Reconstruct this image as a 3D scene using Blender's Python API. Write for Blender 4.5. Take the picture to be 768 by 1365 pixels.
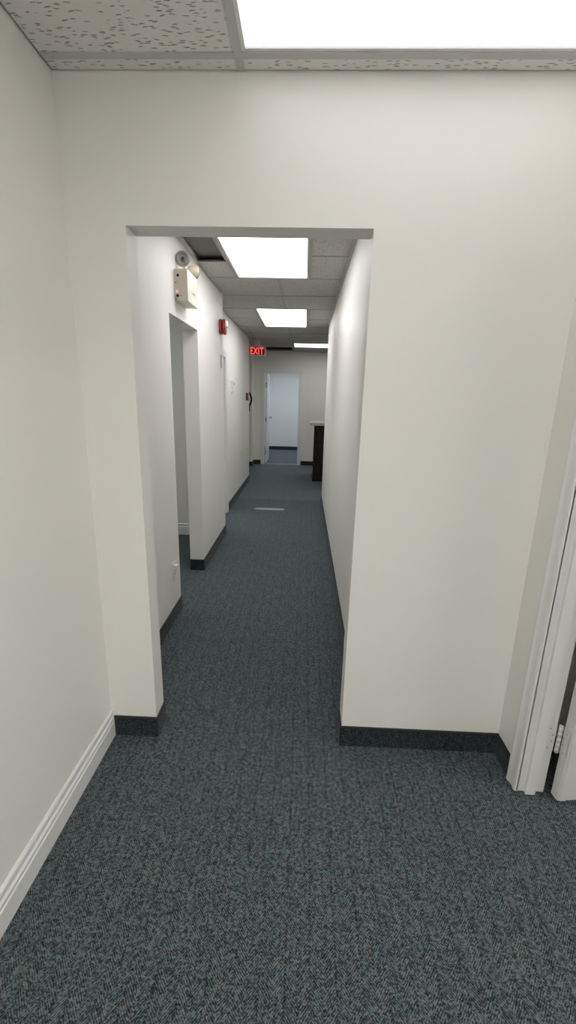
import bpy, bmesh, math, random
from mathutils import Vector, Matrix

# ------------------------------------------------------------------ clear
for o in list(bpy.data.objects):
    bpy.data.objects.remove(o, do_unlink=True)
SC = bpy.context.scene
COL = SC.collection
random.seed(7)

# ------------------------------------------------------------------ camera
F_PX, PITCH, YAW, ROLL, CAM_H = 577.97, 0.25795, 0.03137, -0.02439, 1.4856
cam = bpy.data.cameras.new('camera')
cam_o = bpy.data.objects.new('camera', cam)
COL.objects.link(cam_o)
X = Vector((math.cos(YAW), math.sin(YAW), 0))
U = Vector((-math.sin(PITCH) * math.sin(YAW), math.sin(PITCH) * math.cos(YAW), math.cos(PITCH)))
FW = Vector((-math.cos(PITCH) * math.sin(YAW), math.cos(PITCH) * math.cos(YAW), -math.sin(PITCH)))
right = X * math.cos(ROLL) - U * math.sin(ROLL)
up = X * math.sin(ROLL) + U * math.cos(ROLL)
M = Matrix((right, up, -FW)).transposed().to_4x4()
M.translation = Vector((0, 0, CAM_H))
cam_o.matrix_world = M
cam.sensor_fit = 'VERTICAL'
cam.sensor_height = 24.0
cam.lens = F_PX / 1365.0 * 24.0
cam.clip_start = 0.02
SC.camera = cam_o

# ------------------------------------------------------------------ world, light levels, exposure
world = bpy.data.worlds.new('world')
SC.world = world
world.use_nodes = True
world.node_tree.nodes['Background'].inputs[0].default_value = (0.8, 0.9, 1.0, 1)
world.node_tree.nodes['Background'].inputs[1].default_value = 0.02
L_ROOM, L_HALL, L_BACK, L_CORR, L_LOBBY, L_SIDE, L_FAR, L_DIM, L_RIGHT = 1.3, 7.6, 8.5, 5.1, 4.4, 6.0, 10.0, 3.4, 10.0  # hall, back, dim and right levels belong to added unseen lamps
vs = SC.view_settings
vs.view_transform = 'Standard'
vs.look = 'None'
vs.gamma = 1.0
vs.use_curve_mapping = False
vs.exposure = 0.38

# ------------------------------------------------------------------ dimensions (metres)
H, TOP = 2.44, 2.60            # ceiling face, plenum deck
XL, XR = -0.815, 0.888         # front room side walls
YF, YFB = 1.612, 1.712         # wall with the opening
XOL, XOR, ZO = -0.614, 0.2076, 2.025
XCL, XCR = -0.839, 0.293       # corridor walls
XW2 = -0.98                    # recessed second corridor wall
YR_END = 6.30                  # end of right corridor wall
YFAR = 9.85
BH = 0.097                     # carpet base height

# ------------------------------------------------------------------ helpers
POS = {}
MESHES = {}


def link(name, me, c, parent=None):
    o = bpy.data.objects.new(name, me)
    COL.objects.link(o)
    o.location = c
    POS[o] = Vector(c)
    if parent is not None:
        o.parent = parent
        o.matrix_parent_inverse = Matrix.Translation(-POS[parent])
    return o


def tag(o, label, cat, group=None, kind=None):
    o['label'] = label
    o['category'] = cat
    if group:
        o['group'] = group
    if kind:
        o['kind'] = kind
    return o


def thing(name, loc, label, cat, group=None, kind=None):
    o = link(name, None, Vector(loc))
    o.empty_display_size = 0.05
    return tag(o, label, cat, group, kind)


def finish(bm, name, mat, parent=None, smooth=False, bevel=0.0, segs=2, mats=None):
    if bevel > 0:
        es = [e for e in bm.edges if len(e.link_faces) == 2 and e.calc_face_angle(0) > 0.5]
        bmesh.ops.bevel(bm, geom=es, offset=bevel, segments=segs, affect='EDGES', profile=0.5, clamp_overlap=True)
    bmesh.ops.recalc_face_normals(bm, faces=bm.faces)
    lo = Vector((1e9,) * 3)
    hi = Vector((-1e9,) * 3)
    for v in bm.verts:
        for i in range(3):
            lo[i] = min(lo[i], v.co[i])
            hi[i] = max(hi[i], v.co[i])
    c = (lo + hi) / 2
    c.z = lo.z
    bmesh.ops.translate(bm, verts=bm.verts, vec=-c)
    me = bpy.data.meshes.new(name)
    bm.to_mesh(me)
    bm.free()
    for m in (mats or [mat]):
        me.materials.append(m)
    if smooth:
        for p in me.polygons:
            p.use_smooth = True
    return link(name, me, c, parent)


def add_box(bm, x0, x1, y0, y1, z0, z1):
    vs_ = [bm.verts.new(p) for p in ((x0, y0, z0), (x1, y0, z0), (x1, y1, z0), (x0, y1, z0),
                                     (x0, y0, z1), (x1, y0, z1), (x1, y1, z1), (x0, y1, z1))]
    for f in ((0, 3, 2, 1), (4, 5, 6, 7), (0, 1, 5, 4), (1, 2, 6, 5), (2, 3, 7, 6), (3, 0, 4, 7)):
        bm.faces.new([vs_[i] for i in f])
    return vs_


def box(name, x0, x1, y0, y1, z0, z1, mat, parent=None, bevel=0.0, segs=2):
    """Axis-aligned bevelled box; boxes of one size and material share their mesh."""
    key = (round(x1 - x0, 4), round(y1 - y0, 4), round(z1 - z0, 4), mat.name, bevel, segs)
    c = Vector(((x0 + x1) / 2, (y0 + y1) / 2, z0))
    if key in MESHES:
        return link(name, MESHES[key], c, parent)
    bm = bmesh.new()
    add_box(bm, x0, x1, y0, y1, z0, z1)
    o = finish(bm, name, mat, parent, bevel=bevel, segs=segs)
    MESHES[key] = o.data
    return o


def add_prism(bm, pts, axis, a0, a1):
    """pts: 2-D outline; axis 'x': pts are (y,z); 'y': (x,z); 'z': (x,y)."""
    def P(p, a):
        return {'x': (a, p[0], p[1]), 'y': (p[0], a, p[1]), 'z': (p[0], p[1], a)}[axis]
    A = [bm.verts.new(P(p, a0)) for p in pts]
    B = [bm.verts.new(P(p, a1)) for p in pts]
    n = len(pts)
    bm.faces.new(A)
    bm.faces.new(list(reversed(B)))
    for i in range(n):
        bm.faces.new([A[i], B[i], B[(i + 1) % n], A[(i + 1) % n]])


def prism(name, pts, axis, a0, a1, mat, parent=None, bevel=0.0, segs=2, smooth=False):
    bm = bmesh.new()
    add_prism(bm, pts, axis, a0, a1)
    return finish(bm, name, mat, parent, bevel=bevel, segs=segs, smooth=smooth)


def add_ring_tube(bm, path, radii, n=12, cap=True):
    """tube along path (list of Vector) with a radius per point"""
    rings = []
    prev = None
    for i, p in enumerate(path):
        p = Vector(p)
        d = (Vector(path[min(i + 1, len(path) - 1)]) - Vector(path[max(i - 1, 0)])).normalized()
        if prev is None:
            ref = Vector((0, 0, 1)) if abs(d.z) < 0.9 else Vector((1, 0, 0))
            a = d.cross(ref).normalized()
        else:
            a = (prev - d * prev.dot(d)).normalized()
        prev = a
        b = d.cross(a)
        r = radii[i] if isinstance(radii, (list, tuple)) else radii
        rings.append([bm.verts.new(p + (a * math.cos(2 * math.pi * k / n) + b * math.sin(2 * math.pi * k / n)) * r) for k in range(n)])
    for r0, r1 in zip(rings, rings[1:]):
        for k in range(n):
            bm.faces.new([r0[k], r0[(k + 1) % n], r1[(k + 1) % n], r1[k]])
    if cap:
        bm.faces.new(list(reversed(rings[0])))
        bm.faces.new(rings[-1])


def tube(name, path, radii, mat, parent=None, n=12, smooth=True):
    bm = bmesh.new()
    add_ring_tube(bm, path, radii, n)
    o = finish(bm, name, mat, parent)
    if smooth:
        for p in o.data.polygons:
            p.use_smooth = len(p.vertices) == 4
    return o


def rotate_mesh(o, pivot, ang):
    """turn the vertices of an already placed mesh about a vertical line"""
    c = POS[o]
    R = Matrix.Translation(pivot) @ Matrix.Rotation(ang, 4, 'Z') @ Matrix.Translation(-Vector(pivot))
    for v in o.data.vertices:
        v.co = (R @ (v.co + c)) - c


# ------------------------------------------------------------------ materials
def new_mat(name):
    m = bpy.data.materials.new(name)
    m.use_nodes = True
    nt = m.node_tree
    return m, nt, nt.nodes['Principled BSDF']


def node(nt, t, **kw):
    n = nt.nodes.new(t)
    for k, v in kw.items():
        setattr(n, k, v)
    return n


def world_pos(nt, scale):
    g = node(nt, 'ShaderNodeNewGeometry')
    m = node(nt, 'ShaderNodeMapping')
    m.inputs['Scale'].default_value = scale
    nt.links.new(g.outputs['Position'], m.inputs['Vector'])
    return m.outputs['Vector']


def simple(name, col, rough=0.5, metal=0.0, bump=0.0, bscale=200.0, var=0.0, vscale=6.0, spec=0.5):
    m, nt, b = new_mat(name)
    b.inputs['Roughness'].default_value = rough
    b.inputs['Metallic'].default_value = metal
    b.inputs['Specular IOR Level'].default_value = spec
    pos = world_pos(nt, (1, 1, 1))
    n = node(nt, 'ShaderNodeTexNoise')
    n.inputs['Scale'].default_value = vscale
    n.inputs['Detail'].default_value = 4
    nt.links.new(pos, n.inputs['Vector'])
    mx = node(nt, 'ShaderNodeMix', data_type='RGBA')
    mx.inputs[6].default_value = tuple(c * (1 - var) for c in col) + (1,)
    mx.inputs[7].default_value = tuple(min(1, c * (1 + var)) for c in col) + (1,)
    nt.links.new(n.outputs['Fac'], mx.inputs[0])
    nt.links.new(mx.outputs[2], b.inputs['Base Color'])
    if bump > 0:
        n2 = node(nt, 'ShaderNodeTexNoise')
        n2.inputs['Scale'].default_value = bscale
        n2.inputs['Detail'].default_value = 3
        nt.links.new(pos, n2.inputs['Vector'])
        bp = node(nt, 'ShaderNodeBump')
        bp.inputs['Strength'].default_value = bump
        bp.inputs['Distance'].default_value = 0.002
        nt.links.new(n2.outputs['Fac'], bp.inputs['Height'])
        nt.links.new(bp.outputs['Normal'], b.inputs['Normal'])
    return m


def emissive(name, col, strength):
    m, nt, b = new_mat(name)
    b.inputs['Base Color'].default_value = (0.8, 0.8, 0.8, 1)
    b.inputs['Emission Color'].default_value = tuple(col) + (1,)
    b.inputs['Emission Strength'].default_value = strength
    b.inputs['Roughness'].default_value = 0.35
    return m


def lens_mat(name, col, strength):
    """prismatic acrylic lens: a fine lattice of lit pyramids"""
    m, nt, b = new_mat(name)
    b.inputs['Base Color'].default_value = (0.12, 0.12, 0.12, 1)
    b.inputs['Roughness'].default_value = 0.25
    pos = world_pos(nt, (150, 150, 150))
    sep = node(nt, 'ShaderNodeSeparateXYZ')
    nt.links.new(pos, sep.inputs[0])
    a = node(nt, 'ShaderNodeMath', operation='ADD')
    s = node(nt, 'ShaderNodeMath', operation='SUBTRACT')
    for q in (a, s):
        nt.links.new(sep.outputs['X'], q.inputs[0])
        nt.links.new(sep.outputs['Y'], q.inputs[1])
    p1 = node(nt, 'ShaderNodeMath', operation='PINGPONG')
    p2 = node(nt, 'ShaderNodeMath', operation='PINGPONG')
    p1.inputs[1].default_value = 0.5
    p2.inputs[1].default_value = 0.5
    nt.links.new(a.outputs[0], p1.inputs[0])
    nt.links.new(s.outputs[0], p2.inputs[0])
    mn = node(nt, 'ShaderNodeMath', operation='MINIMUM')
    nt.links.new(p1.outputs[0], mn.inputs[0])
    nt.links.new(p2.outputs[0], mn.inputs[1])
    mr = node(nt, 'ShaderNodeMapRange')
    mr.inputs['From Max'].default_value = 0.5
    mr.inputs['To Min'].default_value = strength * 0.8
    mr.inputs['To Max'].default_value = strength * 1.2
    nt.links.new(mn.outputs[0], mr.inputs['Value'])
    b.inputs['Emission Color'].default_value = tuple(col) + (1,)
    nt.links.new(mr.outputs[0], b.inputs['Emission Strength'])
    return m


def carpet_mat(name, gain=1.0, pattern=1.0):
    """loop-pile tweed woven in narrow chevron rows"""
    m, nt, b = new_mat(name)
    L = nt.links.new
    b.inputs['Roughness'].default_value = 0.95
    b.inputs['Specular IOR Level'].default_value = 0.12
    b.inputs['Sheen Weight'].default_value = 0.12
    b.inputs['Sheen Roughness'].default_value = 0.5
    g = node(nt, 'ShaderNodeNewGeometry')
    warp = node(nt, 'ShaderNodeTexNoise')
    warp.inputs['Scale'].default_value = 90
    L(g.outputs['Position'], warp.inputs['Vector'])
    wm = node(nt, 'ShaderNodeVectorMath', operation='SCALE')
    wm.inputs['Scale'].default_value = 0.0065
    L(warp.outputs['Color'], wm.inputs[0])
    ps = node(nt, 'ShaderNodeVectorMath', operation='ADD')
    L(g.outputs['Position'], ps.inputs[0])
    L(wm.outputs[0], ps.inputs[1])
    sep = node(nt, 'ShaderNodeSeparateXYZ')
    L(ps.outputs[0], sep.inputs[0])
    # chevron: y + zigzag(x)
    zz = node(nt, 'ShaderNodeMath', operation='PINGPONG')
    zz.inputs[1].default_value = 0.034
    L(sep.outputs['X'], zz.inputs[0])
    zs = node(nt, 'ShaderNodeMath', operation='MULTIPLY')
    zs.inputs[1].default_value = 1.25
    L(zz.outputs[0], zs.inputs[0])
    v = node(nt, 'ShaderNodeMath', operation='ADD')
    L(sep.outputs['Y'], v.inputs[0])
    L(zs.outputs[0], v.inputs[1])
    vf = node(nt, 'ShaderNodeMath', operation='MULTIPLY')
    vf.inputs[1].default_value = 2 * math.pi / 0.009
    L(v.outputs[0], vf.inputs[0])
    sn = node(nt, 'ShaderNodeMath', operation='SINE')
    L(vf.outputs[0], sn.inputs[0])
    # yarn tufts
    vo = node(nt, 'ShaderNodeTexVoronoi')
    vo.inputs['Scale'].default_value = 260
    L(g.outputs['Position'], vo.inputs['Vector'])
    vs2 = node(nt, 'ShaderNodeSeparateColor')
    L(vo.outputs['Color'], vs2.inputs[0])
    # slow streaks in the dye, along the run of the carpet
    mp = node(nt, 'ShaderNodeMapping')
    mp.inputs['Scale'].default_value = (95, 11, 1)
    L(g.outputs['Position'], mp.inputs['Vector'])
    st = node(nt, 'ShaderNodeTexNoise')
    st.inputs['Scale'].default_value = 1.0
    st.inputs['Detail'].default_value = 3
    L(mp.outputs[0], st.inputs['Vector'])
    # value = .45 + .22*sin + .45*(tuft-.5) + .4*(streak-.5)
    def ma(src, mul, add):
        n = node(nt, 'ShaderNodeMath', operation='MULTIPLY_ADD')
        L(src, n.inputs[0])
        n.inputs[1].default_value = mul
        if isinstance(add, float):
            n.inputs[2].default_value = add
        else:
            L(add, n.inputs[2])
        return n.outputs[0]
    t = ma(sn.outputs[0], 0.20 * pattern, -0.10 + 0.15 * (1 - pattern))
    t = ma(vs2.outputs[0], 0.58, t)
    t = ma(st.outputs['Fac'], 0.44 * pattern, t)
    gr = node(nt, 'ShaderNodeTexNoise')
    gr.inputs['Scale'].default_value = 75
    gr.inputs['Detail'].default_value = 2
    L(g.outputs['Position'], gr.inputs['Vector'])
    t = ma(gr.outputs['Fac'], 0.80 * pattern, ma(gr.outputs['Fac'], 0.0, ma(t, 1.0, -0.18))) if pattern > 0.5 else ma(gr.outputs['Fac'], 0.30, t)
    # seam of each chevron row: a thin dark line
    sl = node(nt, 'ShaderNodeMapRange')
    sl.inputs['From Min'].default_value = 0.0
    sl.inputs['From Max'].default_value = 0.0045
    sl.inputs['To Min'].default_value = -0.14 * pattern
    sl.inputs['To Max'].default_value = 0.0
    L(zz.outputs[0], sl.inputs['Value'])
    ad = node(nt, 'ShaderNodeMath', operation='ADD')
    L(t, ad.inputs[0])
    L(sl.outputs[0], ad.inputs[1])
    t = ad.outputs[0]
    cr = node(nt, 'ShaderNodeValToRGB')
    e = cr.color_ramp.elements
    k = gain
    e[0].position = 0.12
    e[0].color = (0.009 * k, 0.0130 * k, 0.0165 * k, 1)
    e[1].position = 0.95
    e[1].color = (0.220 * k, 0.255 * k, 0.265 * k, 1)
    a = e.new(0.5)
    a.color = (0.051 * k, 0.066 * k, 0.073 * k, 1)
    L(t, cr.inputs[0])
    # teal and brown flecks
    tint = node(nt, 'ShaderNodeValToRGB')
    te = tint.color_ramp.elements
    te[0].position = 0.0
    te[0].color = (0.78, 1.04, 1.03, 1)
    te[1].position = 1.0
    te[1].color = (1.6, 1.0, 0.84, 1)
    q = te.new(0.45)
    q.color = (0.97, 1.0, 1.02, 1)
    q2 = te.new(0.82)
    q2.color = (1.0, 0.98, 1.0, 1)
    cl = node(nt, 'ShaderNodeTexNoise')
    cl.inputs['Scale'].default_value = 38
    L(g.outputs['Position'], cl.inputs['Vector'])
    cm = ma(cl.outputs['Fac'], 1.5, -0.45)
    L(ma(vs2.outputs[1], 0.5, cm), tint.inputs[0])
    mx = node(nt, 'ShaderNodeMix', data_type='RGBA', blend_type='MULTIPLY')
    mx.inputs[0].default_value = 1.0
    L(cr.outputs[0], mx.inputs[6])
    L(tint.outputs[0], mx.inputs[7])
    L(mx.outputs[2], b.inputs['Base Color'])
    bp = node(nt, 'ShaderNodeBump')
    bp.inputs['Strength'].default_value = 0.6
    bp.inputs['Distance'].default_value = 0.003
    L(t, bp.inputs['Height'])
    L(bp.outputs['Normal'], b.inputs['Normal'])
    return m


def tile_mat(name, col):
    """fissured mineral-fibre ceiling board"""
    m, nt, b = new_mat(name)
    L = nt.links.new
    b.inputs['Roughness'].default_value = 0.9
    b.inputs['Specular IOR Level'].default_value = 0.15
    g = node(nt, 'ShaderNodeNewGeometry')
    wn = node(nt, 'ShaderNodeTexNoise')
    wn.inputs['Scale'].default_value = 45
    L(g.outputs['Position'], wn.inputs['Vector'])
    wsc = node(nt, 'ShaderNodeVectorMath', operation='SCALE')
    wsc.inputs['Scale'].default_value = 0.012
    L(wn.outputs['Color'], wsc.inputs[0])
    ad = node(nt, 'ShaderNodeVectorMath', operation='ADD')
    L(g.outputs['Position'], ad.inputs[0])
    L(wsc.outputs[0], ad.inputs[1])
    mp = node(nt, 'ShaderNodeMapping')
    mp.inputs['Scale'].default_value = (34, 170, 0)
    L(ad.outputs[0], mp.inputs['Vector'])
    n1 = node(nt, 'ShaderNodeTexVoronoi')
    n1.inputs['Scale'].default_value = 1.0
    L(mp.outputs[0], n1.inputs['Vector'])
    r1 = node(nt, 'ShaderNodeMapRange')
    r1.inputs['From Min'].default_value = 0.22
    r1.inputs['From Max'].default_value = 0.34
    L(n1.outputs['Distance'], r1.inputs['Value'])
    # drop a share of the fissures
    sc = node(nt, 'ShaderNodeSeparateColor')
    L(n1.outputs['Color'], sc.inputs[0])
    gt = node(nt, 'ShaderNodeMath', operation='GREATER_THAN')
    gt.inputs[1].default_value = 0.62
    L(sc.outputs[0], gt.inputs[0])
    mxm = node(nt, 'ShaderNodeMath', operation='MAXIMUM')
    L(r1.outputs[0], mxm.inputs[0])
    L(gt.outputs[0], mxm.inputs[1])
    mx = node(nt, 'ShaderNodeMix', data_type='RGBA')
    mx.inputs[6].default_value = tuple(c * 0.40 for c in col) + (1,)
    mx.inputs[7].default_value = tuple(col) + (1,)
    L(mxm.outputs[0], mx.inputs[0])
    L(mx.outputs[2], b.inputs['Base Color'])
    bp = node(nt, 'ShaderNodeBump')
    bp.inputs['Strength'].default_value = 0.7
    bp.inputs['Distance'].default_value = 0.004
    L(mxm.outputs[0], bp.inputs['Height'])
    L(bp.outputs['Normal'], b.inputs['Normal'])
    return m


def wood_mat(name, c0, c1):
    m, nt, b = new_mat(name)
    b.inputs['Roughness'].default_value = 0.4
    b.inputs['Specular IOR Level'].default_value = 0.3
    pos = world_pos(nt, (18, 18, 1.5))
    n = node(nt, 'ShaderNodeTexNoise')
    n.inputs['Scale'].default_value = 3.0
    n.inputs['Detail'].default_value = 5
    nt.links.new(pos, n.inputs['Vector'])
    mx = node(nt, 'ShaderNodeMix', data_type='RGBA')
    mx.inputs[6].default_value = tuple(c0) + (1,)
    mx.inputs[7].default_value = tuple(c1) + (1,)
    nt.links.new(n.outputs['Fac'], mx.inputs[0])
    nt.links.new(mx.outputs[2], b.inputs['Base Color'])
    return m


M_WALL = simple('warm white wall paint', (0.87, 0.856, 0.81), 0.5, bump=0.10, bscale=120, var=0.012, vscale=2.0, spec=0.35)
M_TRIM = simple('white gloss trim paint', (0.82, 0.82, 0.81), 0.28, var=0.01)
M_CARPET = carpet_mat('slate chevron carpet', 0.74)
M_CARPET2 = carpet_mat('plain slate carpet', 1.4, 0.35)
M_BASE = carpet_mat('carpet base strip', 0.36, 0.4)
M_BIND = simple('dark binding edge', (0.018, 0.022, 0.022), 0.7)
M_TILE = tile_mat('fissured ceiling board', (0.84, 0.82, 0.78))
M_TILE_DIM = tile_mat('shaded corridor board', (0.52, 0.51, 0.48))  # same board as the front room, darkened to paint in the corridor's dimmer light
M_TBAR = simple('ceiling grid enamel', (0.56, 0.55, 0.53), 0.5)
M_TBAR_SHADE = simple('shaded corridor grid', (0.36, 0.35, 0.33), 0.5)  # bars darkened to paint shadow lines along the tile joints
M_DECK = simple('dark plenum deck', (0.05, 0.05, 0.048), 0.9)
M_BOARD_SHADE = simple('shaded lifted board', (0.20, 0.19, 0.17), 0.8, var=0.06)  # shade on the lifted ceiling board, put into its colour
M_PLAIN = simple('plain white ceiling', (0.75, 0.75, 0.73), 0.8)
M_LENS_R = lens_mat('room light lens', (1.0, 0.985, 0.98), L_ROOM)
M_LENS_H = lens_mat('added hall lens', (1.0, 0.985, 0.97), L_HALL)
M_LENS_B = lens_mat('added rear room lens', (1.0, 0.985, 0.96), L_BACK)
M_LENS_C = lens_mat('corridor light lens', (1.0, 0.98, 1.0), L_CORR)
M_LENS_L = lens_mat('lobby light lens', (1.0, 0.99, 0.97), L_LOBBY)
M_LENS_S = lens_mat('side room light lens', (0.93, 0.97, 1.0), L_SIDE)
M_LENS_D = lens_mat('added dim room lens', (0.96, 1.0, 0.97), L_DIM)
M_LENS_G = lens_mat('added right room lens', (1.0, 0.98, 0.95), L_RIGHT)
M_LENS_F = lens_mat('far room light lens', (0.78, 0.87, 1.0), L_FAR)
M_FRAME = simple('white fixture enamel', (0.78, 0.78, 0.77), 0.35)
M_BEIGE = simple('beige fixture plastic', (0.70, 0.66, 0.55), 0.4)
M_IVORY = simple('ivory lamp plastic', (0.80, 0.74, 0.55), 0.35)
M_RIM = simple('grey lamp rim', (0.42, 0.42, 0.40), 0.4)
M_GLASSY = simple('lamp reflector', (0.45, 0.45, 0.43), 0.15, metal=0.7)
M_BLACK = simple('black plastic', (0.005, 0.005, 0.005), 0.5, spec=0.25)
M_DGREY = simple('dark grey print', (0.10, 0.10, 0.10), 0.5)
M_PINK = emissive('pink indicator', (1.0, 0.25, 0.28), 0.5)
M_RED = simple('red alarm plastic', (0.33, 0.025, 0.018), 0.35)
M_STROBE = simple('clear strobe lens', (0.85, 0.83, 0.80), 0.1)
M_PLASTIC = simple('white plastic', (0.82, 0.82, 0.79), 0.3)
M_PLATE = simple('grey name plate', (0.33, 0.33, 0.30), 0.45)
M_STEEL = simple('brushed steel', (0.42, 0.42, 0.41), 0.3, metal=0.9)
M_HINGEP = simple('painted hinge', (0.80, 0.80, 0.79), 0.3)
M_WOOD = wood_mat('dark stained wood', (0.006, 0.0035, 0.003), (0.022, 0.011, 0.008))
M_STONE = simple('pale pinkish counter laminate', (0.55, 0.48, 0.44), 0.35, var=0.12, vscale=60)
M_STRIP = simple('pale grey floor strip', (0.30, 0.31, 0.32), 0.6, var=0.1, vscale=30)
M_EXITF = emissive('exit sign red face', (0.9, 0.02, 0.015), 0.06)
M_EXITL = emissive('exit sign letters', (1.0, 0.12, 0.10), 1.0)
for q in (M_EXITF, M_EXITL):
    q.node_tree.nodes['Principled BSDF'].inputs['Base Color'].default_value = (0.12, 0.005, 0.005, 1)
    q.node_tree.nodes['Principled BSDF'].inputs['Specular IOR Level'].default_value = 0.15
M_DRED = simple('dark red plastic', (0.16, 0.012, 0.016), 0.4)
M_EXITB = simple('exit sign housing', (0.55, 0.50, 0.46), 0.4)
M_VENT = simple('grey vent metal', (0.14, 0.14, 0.135), 0.5)


# ------------------------------------------------------------------ setting: floor and walls
def struct(o, label, cat):
    o['kind'] = 'structure'
    o['label'] = label
    o['category'] = cat
    return o


struct(box('floor', -3.1, 4.1, -4.6, 6.35, -0.1, 0.0, M_CARPET), 'slate blue chevron carpet of front room and corridor', 'floor')
struct(box('floor', -3.0, 4.1, 6.35, 13.0, -0.1, 0.0, M_CARPET2), 'smoother slate carpet of the area beyond the corridor', 'floor')

BV = 0.004
struct(box('wall_left', XL - 0.1, XL, -1.9, YF, 0, TOP, M_WALL), 'white wall with white moulded baseboard at left of front room', 'wall')
struct(prism('wall_front', [(-0.956, 0), (XOL, 0), (XOL, ZO), (XOR, ZO), (XOR, 0), (0.991, 0), (0.991, TOP), (-0.956, TOP)],
             'y', YF, YFB, M_WALL, bevel=BV), 'white wall with the plain opening into the corridor', 'wall')
DY0, DY1, DZ = 0.585, 1.428, 2.05    # rough door opening in the right wall
struct(prism('wall_right', [(-1.9, 0), (DY0, 0), (DY0, DZ), (DY1, DZ), (DY1, 0), (YF, 0), (YF, TOP), (-1.9, TOP)],
             'x', XR, 0.991, M_WALL), 'short white wall return beside the open door', 'wall')
struct(box('wall_back', -3.1, 3.3, -4.6, -4.5, 0, TOP, M_WALL), 'white wall at the back of the room behind the camera', 'wall')
struct(box('wall_back', -3.1, -3.0, -4.5, -1.8, 0, TOP, M_WALL), 'left wall of the room behind the camera', 'wall')
struct(box('wall_back', 3.2, 3.3, -4.5, -1.8, 0, TOP, M_WALL), 'right wall of the room behind the camera', 'wall')
struct(box('wall_back', -3.0, XL - 0.1, -1.9, -1.8, 0, TOP, M_WALL), 'wall left of the passage behind the camera', 'wall')
struct(box('wall_back', 0.991, 3.2, -1.9, -1.8, 0, TOP, M_WALL), 'wall right of the passage behind the camera', 'wall')

# corridor, left side: wall with a plain doorway, then a recessed wall with a cased door
D1A, D1B, D1Z = 2.815, 3.535, 1.968
struct(prism('wall_corridor_left', [(YFB, 0), (D1A, 0), (D1A, D1Z), (D1B, D1Z), (D1B, 0), (4.62, 0), (4.62, TOP), (YFB, TOP)],
             'x', -0.956, XCL, M_WALL, bevel=BV), 'white corridor wall with the plain doorway and emergency light', 'wall')
struct(box('wall_side_room', -2.8, -0.956, 4.52, 4.62, 0, TOP, M_WALL), 'dim white wall seen through the plain doorway', 'wall')
struct(box('wall_side_room', -2.9, -2.8, YFB - 0.1, 4.62, 0, TOP, M_WALL), 'end wall of the dim side room', 'wall')
struct(box('wall_side_room', -2.9, -0.956, YF, YFB, 0, TOP, M_WALL), 'near wall of the dim side room', 'wall')
D2A, D2B, D2Z = 4.68, 5.50, 1.935
struct(prism('wall_passage_left', [(4.62, 0), (D2A, 0), (D2A, D2Z), (D2B, D2Z), (D2B, 0), (7.85, 0), (7.85, TOP), (4.62, TOP)],
             'x', XW2 - 0.11, XW2, M_WALL, bevel=BV), 'white corridor wall beyond the step, carrying thermostat and outlet', 'wall')
struct(box('wall_passage_end', -3.0, XW2 - 0.11, 7.74, 7.85, 0, TOP, M_WALL), 'wall closing the alcove behind the exit sign', 'wall')
struct(box('wall_side_office', -3.0, -2.9, 4.62, 9.6, 0, TOP, M_WALL), 'end wall of the room behind the cased door', 'wall')
# far end
struct(box('wall_far_pier', -3.0, -1.13, 9.53, YFAR + 0.1, 0, TOP, M_WALL, bevel=BV), 'narrow white wall step left of the far doorway', 'wall')
FX0, FX1, FZ = -0.905, -0.115, 2.02
struct(prism('wall_far', [(-1.13, 0), (FX0, 0), (FX0, FZ), (FX1, FZ), (FX1, 0), (4.0, 0), (4.0, TOP), (-1.13, TOP)],
             'y', YFAR, YFAR + 0.1, M_WALL), 'far white wall with the doorway at the corridor end', 'wall')
struct(prism('wall_corridor_right', [(YFB, 0), (YR_END, 0), (YR_END, TOP), (YFB, TOP)], 'x', XCR, XCR + 0.11, M_WALL, bevel=BV),
       'long white wall at right of the corridor', 'wall')
struct(box('wall_lobby_near', XCR + 0.11, 4.1, YR_END - 0.1, YR_END, 0, TOP, M_WALL), 'near wall of the area beyond the corridor', 'wall')
struct(box('wall_lobby_right', 4.0, 4.1, YR_END, YFAR + 0.1, 0, TOP, M_WALL), 'right wall of the area beyond the corridor', 'wall')
struct(box('wall_far_room', -2.2, 1.5, 12.80, 12.90, 0, TOP, M_WALL), 'bright white wall seen through the far doorway', 'wall')
struct(box('wall_far_room', -2.3, -2.2, YFAR + 0.1, 12.9, 0, TOP, M_WALL), 'left wall of the room beyond the far doorway', 'wall')
struct(box('wall_far_room', 1.5, 1.6, YFAR + 0.1, 12.9, 0, TOP, M_WALL), 'right wall of the room beyond the far doorway', 'wall')
# room behind the open door at right
struct(box('wall_right_room', 0.991, 3.2, YF, YFB, 0, TOP, M_WALL), 'wall glimpsed through the gap beside the open door', 'wall')
struct(box('wall_right_room', 3.1, 3.2, -1.8, YF, 0, TOP, M_WALL), 'far wall of the room behind the open door', 'wall')

# ------------------------------------------------------------------ carpet base strips and baseboards
BT = 0.008


def base_run(name, segs, label):
    """segs: boxes (x0,x1,y0,y1) of one continuous carpet base strip with a bound top edge"""
    root = thing(name, ((segs[0][0] + segs[0][1]) / 2, (segs[0][2] + segs[0][3]) / 2, 0), label, 'baseboard', kind='structure')
    for (x0, x1, y0, y1) in segs:
        box('base_strip', x0, x1, y0, y1, 0, BH - 0.006, M_BASE, root)
        box('binding_edge', x0 - 0.0008, x1 + 0.0008, y0 - 0.0008, y1 + 0.0008, BH - 0.006, BH, M_BIND, root, bevel=0.0015, segs=1)
    return root


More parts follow.
